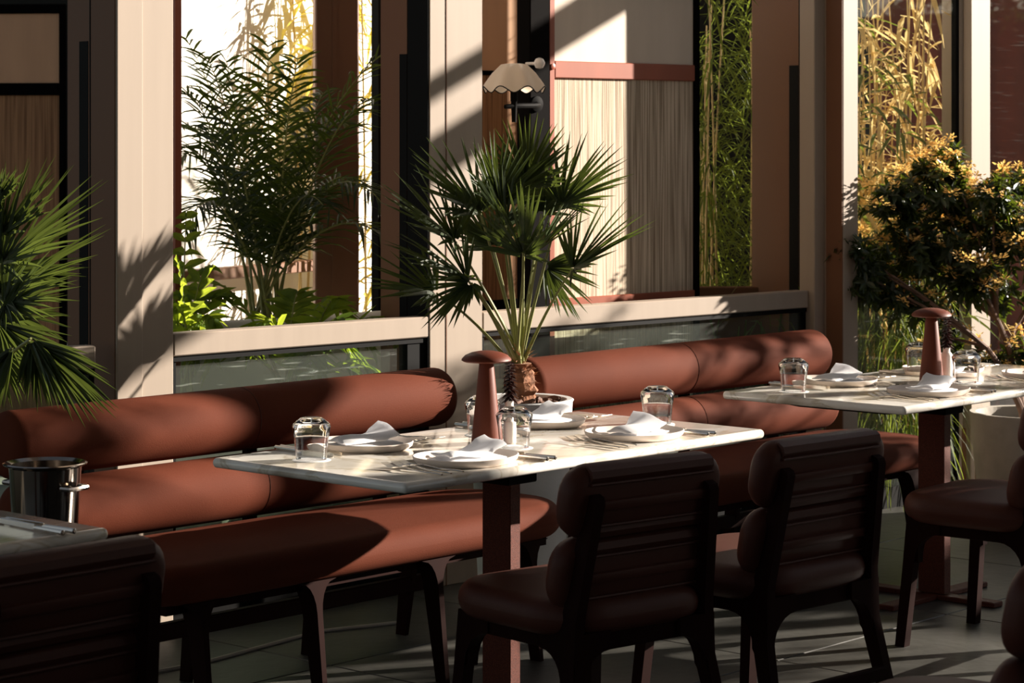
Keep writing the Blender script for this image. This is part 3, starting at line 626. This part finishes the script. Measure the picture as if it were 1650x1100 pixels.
# arching lime palm low behind the rail
dL = 8.75; PL = cam2w((470 - 825) / FPX * dL, dL); lf = []
for tpx, tpy, cpx, cpy, fw in ((600, 560, 520, 440, -.1), (575, 600, 540, 470, .1), (560, 505, 500, 440, .2), (400, 560, 440, 440, -.1), (300, 470, 380, 400, .1), (335, 590, 380, 470, .0), (480, 470, 470, 480, .2), (545, 480, 520, 470, -.3), (640, 540, 590, 450, -.2), (500, 600, 500, 500, -.2), (290, 560, 360, 500, -.25), (615, 610, 560, 540, .15)):
    lf.append((at(470 + R.uniform(-15, 15), 640, dL), at(cpx, cpy, dL + fw * .6), at(tpx, tpy, dL + fw)))
lp = pinnate_palm('parlour_palm', PL, lf, 'low lime-green palm arching over the rail of the middle window', lime, .15, 13, .030, .35, 80)
dL2 = 8.6; PL2 = cam2w((305 - 825) / FPX * dL2, dL2); lf = []
for tpx, tpy, cpx, cpy, fw in ((285, 420, 300, 480, 0), (335, 430, 310, 450, .1), (360, 480, 330, 440, .2), (300, 350, 295, 450, .2), (345, 520, 330, 470, -.1), (282, 500, 300, 460, -.1), (320, 580, 330, 480, .0)):
    lf.append((at(300 + R.uniform(-10, 10), 640, dL2), at(cpx, cpy, dL2 + fw * .6), at(tpx, tpy, dL2 + fw)))
lp2 = pinnate_palm('parlour_palm', PL2, lf, 'small lime-green palm beside the left beige column', lime, .13, 10, .032, .4, 120)
for o_, p_ in ((lp, PL), (lp2, PL2)):
    for i in range(4): MB().tube([(R.uniform(-.02, .02), R.uniform(-.02, .02), .25), (R.uniform(-.03, .03), R.uniform(-.03, .03), .45), (R.uniform(-.03, .03), R.uniform(-.03, .03), .66)], .008, 6).build('stem', petm, o_)
    q = empty('planter', p_, 0, 'low grey planter under the lime palm ' + ('at the rail' if o_ is lp else 'beside the left column'), 'planter'); MB().lathe([(.13, 0), (.15, .26), (.135, .26), (.13, .24), (.01, .24)], 24).build('planter_body', conc, q, 40)

# bamboo clumps
def bamboo(name, loc, label, leafm, n_culm, h0, h1, spread, n_leaf, L, wd, seed, droop=.5, zmin=.3, cm=culm, depth=.3, cat='bamboo'):
    RR = random.Random(seed); r = empty(name, loc, 0, label, cat); m = MB()
    for i in range(n_culm):
        x, y = RR.uniform(-spread, spread), RR.uniform(-depth, depth); h = RR.uniform(h0, h1); b = CD * x + CF * y; ln = CD * RR.uniform(-.12, .12) + CF * RR.uniform(-.1, .1)
        pts = [b + ln * (t * t) + UP * (h * t) for t in [k / 6 for k in range(7)]]
        MB().tube(pts, [.008 * (1 - .1 * k) for k in range(7)], 6).build('culm', cm, r)
        for k in range(n_leaf // n_culm):
            t = RR.uniform(zmin / h, 1.0); p = b + ln * (t * t) + UP * (h * t); a = RR.uniform(0, 6.28); d = V((math.cos(a), math.sin(a), RR.uniform(-.5, .7)))
            q = p + d * RR.uniform(.0, .14); blade(m, q, d, UP + V((RR.uniform(-.5, .5), RR.uniform(-.5, .5), 0)), L * RR.uniform(.5, 1.2), wd * RR.uniform(.6, 1.2), droop * RR.uniform(.2, 1.5), 3, .2, .4)
    tag(m.build('foliage', leafm, r, 0), kind='stuff'); return r
def ground(px, d): return cam2w((px - 825) / FPX * d, d)
bamboo('bamboo', ground(512, 10.8), 'yellow bamboo leaning in front of the white wall at the top', bamb, 5, 2.3, 2.7, .10, 110, .20, .032, 1, .9, 1.72, depth=.06)
bamboo('bamboo', ground(628, 10.9), 'yellow-green bamboo seen in the narrow gap left of the middle column', bamb, 8, 2.2, 2.8, .09, 360, .17, .022, 2, .6, .8)
bamboo('bamboo', ground(1177, 10.6), 'dense green bamboo right of the sunlit screen', bambg, 14, 1.7, 2.7, .24, 1250, .22, .011, 3, .8, .85, depth=.22)
bamboo('bamboo', ground(1426, 11.0), 'dry golden bamboo behind the glass beside the right column', bambd, 34, 1.6, 3.0, .24, 700, .20, .026, 4, .9, .7, depth=.2)
bamboo('bamboo', ground(1420, 10.75), 'greener bamboo shoots among the dry golden clump', bambg, 12, 1.3, 2.2, .22, 420, .17, .026, 6, .7, .7, depth=.12)
bamboo('ornamental_grass', ground(1425, 10.5), 'fine yellow-green grass hanging below the bush by the right column', bambg, 40, .7, 1.15, .16, 900, .22, .007, 5, 1.6, .25, cm=bambg, depth=.12, cat='grass')
bamboo('ornamental_grass', ground(1175, 10.2), 'arching grass tuft low beside the screen', bambg, 14, .6, 1.25, .16, 420, .24, .010, 8, 1.2, .35, cm=bambg, depth=.15, cat='grass')
pb = empty('planter', ground(1180, 10.6), rad(-YAW), 'brown planter box under the green bamboo', 'planter')
m = MB(); m.rbox(-.42, .42, -.45, -.40, 0, .95, .005, 1); m.build('planter_front', browncol, pb, 0)
m = MB(); m.box(-.42, .42, -.40, .35, 0, .6); m.build('soil_block', soil, pb, 0)
pb2 = empty('planter', ground(1445, 10.95), rad(-YAW), 'low planter of the dry bamboo behind the glass', 'planter'); MB().rbox(-.4, .4, -.32, .3, 0, .30, .005, 1).build('planter_body', browncol, pb2, 0)

# maroon canvas curtain
rg = []
for i in range(61):
    u = i / 60; x = -.55 + u * 2.3; y = .05 * math.sin(u * 26) + .025 * math.sin(u * 61 + 1)
    rg.append((x, y))
m = MB(); vv = []; ff = []
for k, z in enumerate((0.02, .8, 1.6, 2.4, 3.2)):
    for x, y in rg: vv.append((x + .05 * math.sin(z * 2 + x * 3), y * (1 - .1 * k), z))
for k in range(4):
    for i in range(60): a = k * 61 + i; ff.append((a, a + 1, a + 62, a + 61))
m.add(vv, ff); cu = m.build('curtain', maroon, None, 60); sd_ = cu.modifiers.new('thick', 'SOLIDIFY'); sd_.thickness = .006
cu.location = ground(1560, 12.3); cu.rotation_euler = (0, 0, rad(-YAW + 12)); tag(cu, 'maroon canvas curtain hanging behind the right glass', 'curtain')

# flowering bush in a concrete pot
PB = V((8.99, 5.17, 0)); dB = PB.dot(CF)
cp = empty('plant_pot', PB, 0, 'round concrete pot of the flowering bush at the right', 'pot')
MB().lathe([(.20, 0), (.21, .005), (.252, .42), (.25, .428), (.225, .426), (.222, .37), (.01, .36)], 48).build('pot_body', conc, cp, 40)
MB().lathe([(.222, .365), (.215, .375), (.01, .385)], 24).build('soil', soil, cp)
bu = empty('flowering_bush', PB, 0, 'dark leafy bush with golden flower clusters in the concrete pot', 'bush')
def brel(px, py, f): return at(px, py, dB + f) - PB
RR = random.Random(21); tips = []
root = V((-.03, 0, .37)); forks = [brel(1607, 515, 0), brel(1640, 520, .1), brel(1590, 560, -.1)]
for fk in forks:
    MB().tube(bez(root + V((RR.uniform(-.03, .03), 0, 0)), root.lerp(fk, .6) + V((.03, -.02, 0)), fk, 8), [.017 - .0008 * i for i in range(9)], 8).build('trunk', branchm, bu)
cent = [(1500, 300, 0, 75, 60), (1440, 330, -.1, 55, 55), (1500, 400, .0, 90, 70), (1400, 430, -.15, 50, 40), (1560, 350, .1, 60, 70), (1620, 380, 0, 50, 80), (1480, 490, -.05, 60, 40), (1610, 470, .1, 45, 50), (1450, 410, .15, 70, 60), (1530, 270, .05, 40, 35), (1600, 320, -.1, 40, 40), (1640, 310, .1, 30, 40), (1560, 450, -.15, 55, 50), (1690, 400, 0, 55, 90), (1366, 402, -.25, 36, 34), (1392, 445, -.2, 48, 42), (1425, 470, -.1, 50, 35), (1520, 545, .0, 30, 30), (1640, 580, .0, 35, 40), (1580, 590, -.05, 30, 30)]
for k, (cx, cy, f, rx, ry) in enumerate(cent):
    tgt = brel(cx, cy, f); fk = min(forks, key=lambda q: (q - tgt).length)
    MB().tube(bez(fk, fk.lerp(tgt, .5) + V((RR.uniform(-.05, .05), RR.uniform(-.05, .05), .03)), tgt, 6), [.009 - .0009 * i for i in range(7)], 6).build('branch', branchm, bu)
m = MB(); S_ = dB / FPX
for k, (cx, cy, f, rx, ry) in enumerate(cent):
    c = brel(cx, cy, f); nl = int(rx * ry / 7)
    for i in range(max(10, nl // 9)):
        while True:
            q = V((RR.uniform(-1, 1), RR.uniform(-1, 1), RR.uniform(-1, 1)))
            if q.length < 1: break
        q = q * (.55 + .45 * RR.random()); p = c + CD * q.x * rx * S_ + CF * q.y * rx * S_ * 1.0 + UP * q.z * ry * S_
        out = (q + V((0, 0, .35))).normalized(); out = (CD * out.x + CF * out.y + UP * out.z).normalized()
        if RR.random() < .42 and q.z > -.35 and cx > 1400: tips.append((p, out))
        for j in range(RR.randint(8, 12)):
            a = j * 2.4 + RR.random(); e = out.orthogonal().normalized(); e2 = out.cross(e); d = (e * math.cos(a) + e2 * math.sin(a)) * RR.uniform(.7, 1.1) + out * RR.uniform(-.1, .8)
            blade(m, p + out * RR.uniform(-.03, .015), d, out, RR.uniform(.04, .065), RR.uniform(.016, .024), RR.uniform(-.1, .35), 3, .2, .25)
tag(m.build('foliage', bushm, bu, 0), kind='stuff')
fm = MB()
for i in range(26):
    a = i * 2.4; z = RR.uniform(-.3, 1); d = V((math.cos(a), math.sin(a), z)).normalized(); p = d * RR.uniform(.004, .022); blade(fm, p, d, UP, RR.uniform(.008, .013), .0075, .1, 2, .2, .8)
fo = None
for p, out in tips:
    if fo is None: o = fm.build('flower_cluster', flowm, bu, 0); fo = o.data
    else: o = bpy.data.objects.new('flower_cluster', fo); COL.objects.link(o); o.parent = bu
    o.location = p + out * .05; o.rotation_euler = (RR.uniform(-.5, .5), RR.uniform(-.5, .5), RR.uniform(0, 6)); o.scale = (1.7,) * 3 if RR.random() < .5 else (1.2,) * 3

# things of the garden room seen low through the glass
sofam = mat('sofa_fabric', (206, 204, 192), .9, bump=.1, bs=200)
so_ = empty('sofa', ground(560, 9.3), PHI, 'pale grey garden sofa behind the glass of the middle window', 'sofa')
m = MB(); pad(m, 2.2, .5, .30, .60, .08, .06); m.build('base_cushion', sofam, so_, 50)
m = MB(); pad(m, 2.2, .16, .55, .88, .06, .06, 0, M4.Translation((0, .22, 0))); m.build('back_cushion', sofam, so_, 50)
MB().box(-1.05, 1.05, -.2, .2, 0, .3).build('plinth', greyw, so_, 0)
ft = empty('side_table', ground(330, 9.75), PHI, 'far table with glassware behind the small lime palm', 'table')
MB().rbox(-.35, .45, -.2, .2, .78, .80, .003, 1).build('table_top', paper, ft, 0); MB().box(-.02, .02, -.02, .02, 0, .78).build('leg', blackm, ft, 0)
for i, (px, nm) in enumerate(((318, 'left'), (338, 'right'))):
    g = copy_tree(g0); g.location = ground(px, 9.75) + V((0, 0, .80)); g.scale = (1, 1, 1.3); g['label'] = nm + ' one of two bright glasses on the far table behind the palm'
cf = empty('carafe', ground(427, 9.62) + V((0, 0, .80)), 0, 'clear carafe on the far table among the palm stems', 'carafe')
MB().lathe([(.035, 0), (.042, .004), (.04, .06), (.028, .12), (.03, .155), (.027, .155), (.024, .12), (.036, .06), (.03, .008)], 28, None, True, True).build('carafe_body', glassm, cf, 60)
# cable on the floor, unseen beams placed to cast the column shadow bands
tag(MB().tube([(3.7, 5.66, .006), (4.2, 5.55, .006), (4.75, 5.52, .006), (5.3, 5.60, .006), (5.6, 5.50, .006)], .006, 6).build('cable', conc), 'thin pale cable lying on the floor behind the bench legs', 'cable')
pg = empty('shadow_beams', (12.6, 1.35, 0), 0, 'unseen timber beams placed to cast the diagonal bands on the columns', 'shadow_beams')
d = V((10.72, 4.35, 0)) - V((12.6, 1.35, 0)); MM = M4.Rotation(math.atan2(d.y, d.x), 4, 'Z'); L = d.length
MB().box(0, L, -.04, .04, 3.235, 3.365, MM).build('beam', wood_dk, pg, 0); MB().box(.1, L, -.03, .03, 3.52, 3.58, MM).build('beam', wood_dk, pg, 0); MB().box(0, .1, -.05, .05, 0, 3.6, MM).build('post', wood_dk, pg, 0)

tr_ = empty('tree', (13, 1.6, 0), 0, 'unseen leafy tree, its clumps placed to shade the benches and right chair', 'tree')
m = MB(); RR = random.Random(33)
for (x, y, z, r_) in ((13, .75, 3.72, .17), (13.0, .52, 2.6, .22), (13.0, .8, 2.62, .2), (13.2, 2.1, 2.55, .13), (13, 2.55, 2.75, .16), (13, 1.95, 2.35, .13), (13.1, 2.75, 2.45, .10), (13.1, 2.3, 2.95, .10)):  # leaf clumps added out of view, each positioned for the shade it casts
    for i in range(int(1500 * r_)):
        q = V((RR.gauss(0, 1), RR.gauss(0, 1), RR.gauss(0, 1))) * r_ * .6; d = V((RR.uniform(-1, 1), RR.uniform(-1, 1), RR.uniform(-1, 1))); blade(m, V((x - 13, y - 1.6, z)) + q, d, UP, .09, .035, .2, 2, .1, .5)
    MB().tube([(0, 0, 2.0), (x - 13, y - 1.6, z)], [.02, .006], 6).build('branch', branchm, tr_)
tag(m.build('foliage', bushm, tr_, 0), kind='stuff'); MB().tube([(0, 0, 0), (.02, 0, 1.2), (0, 0, 2.1)], [.06, .045, .03], 8).build('trunk', branchm, tr_)
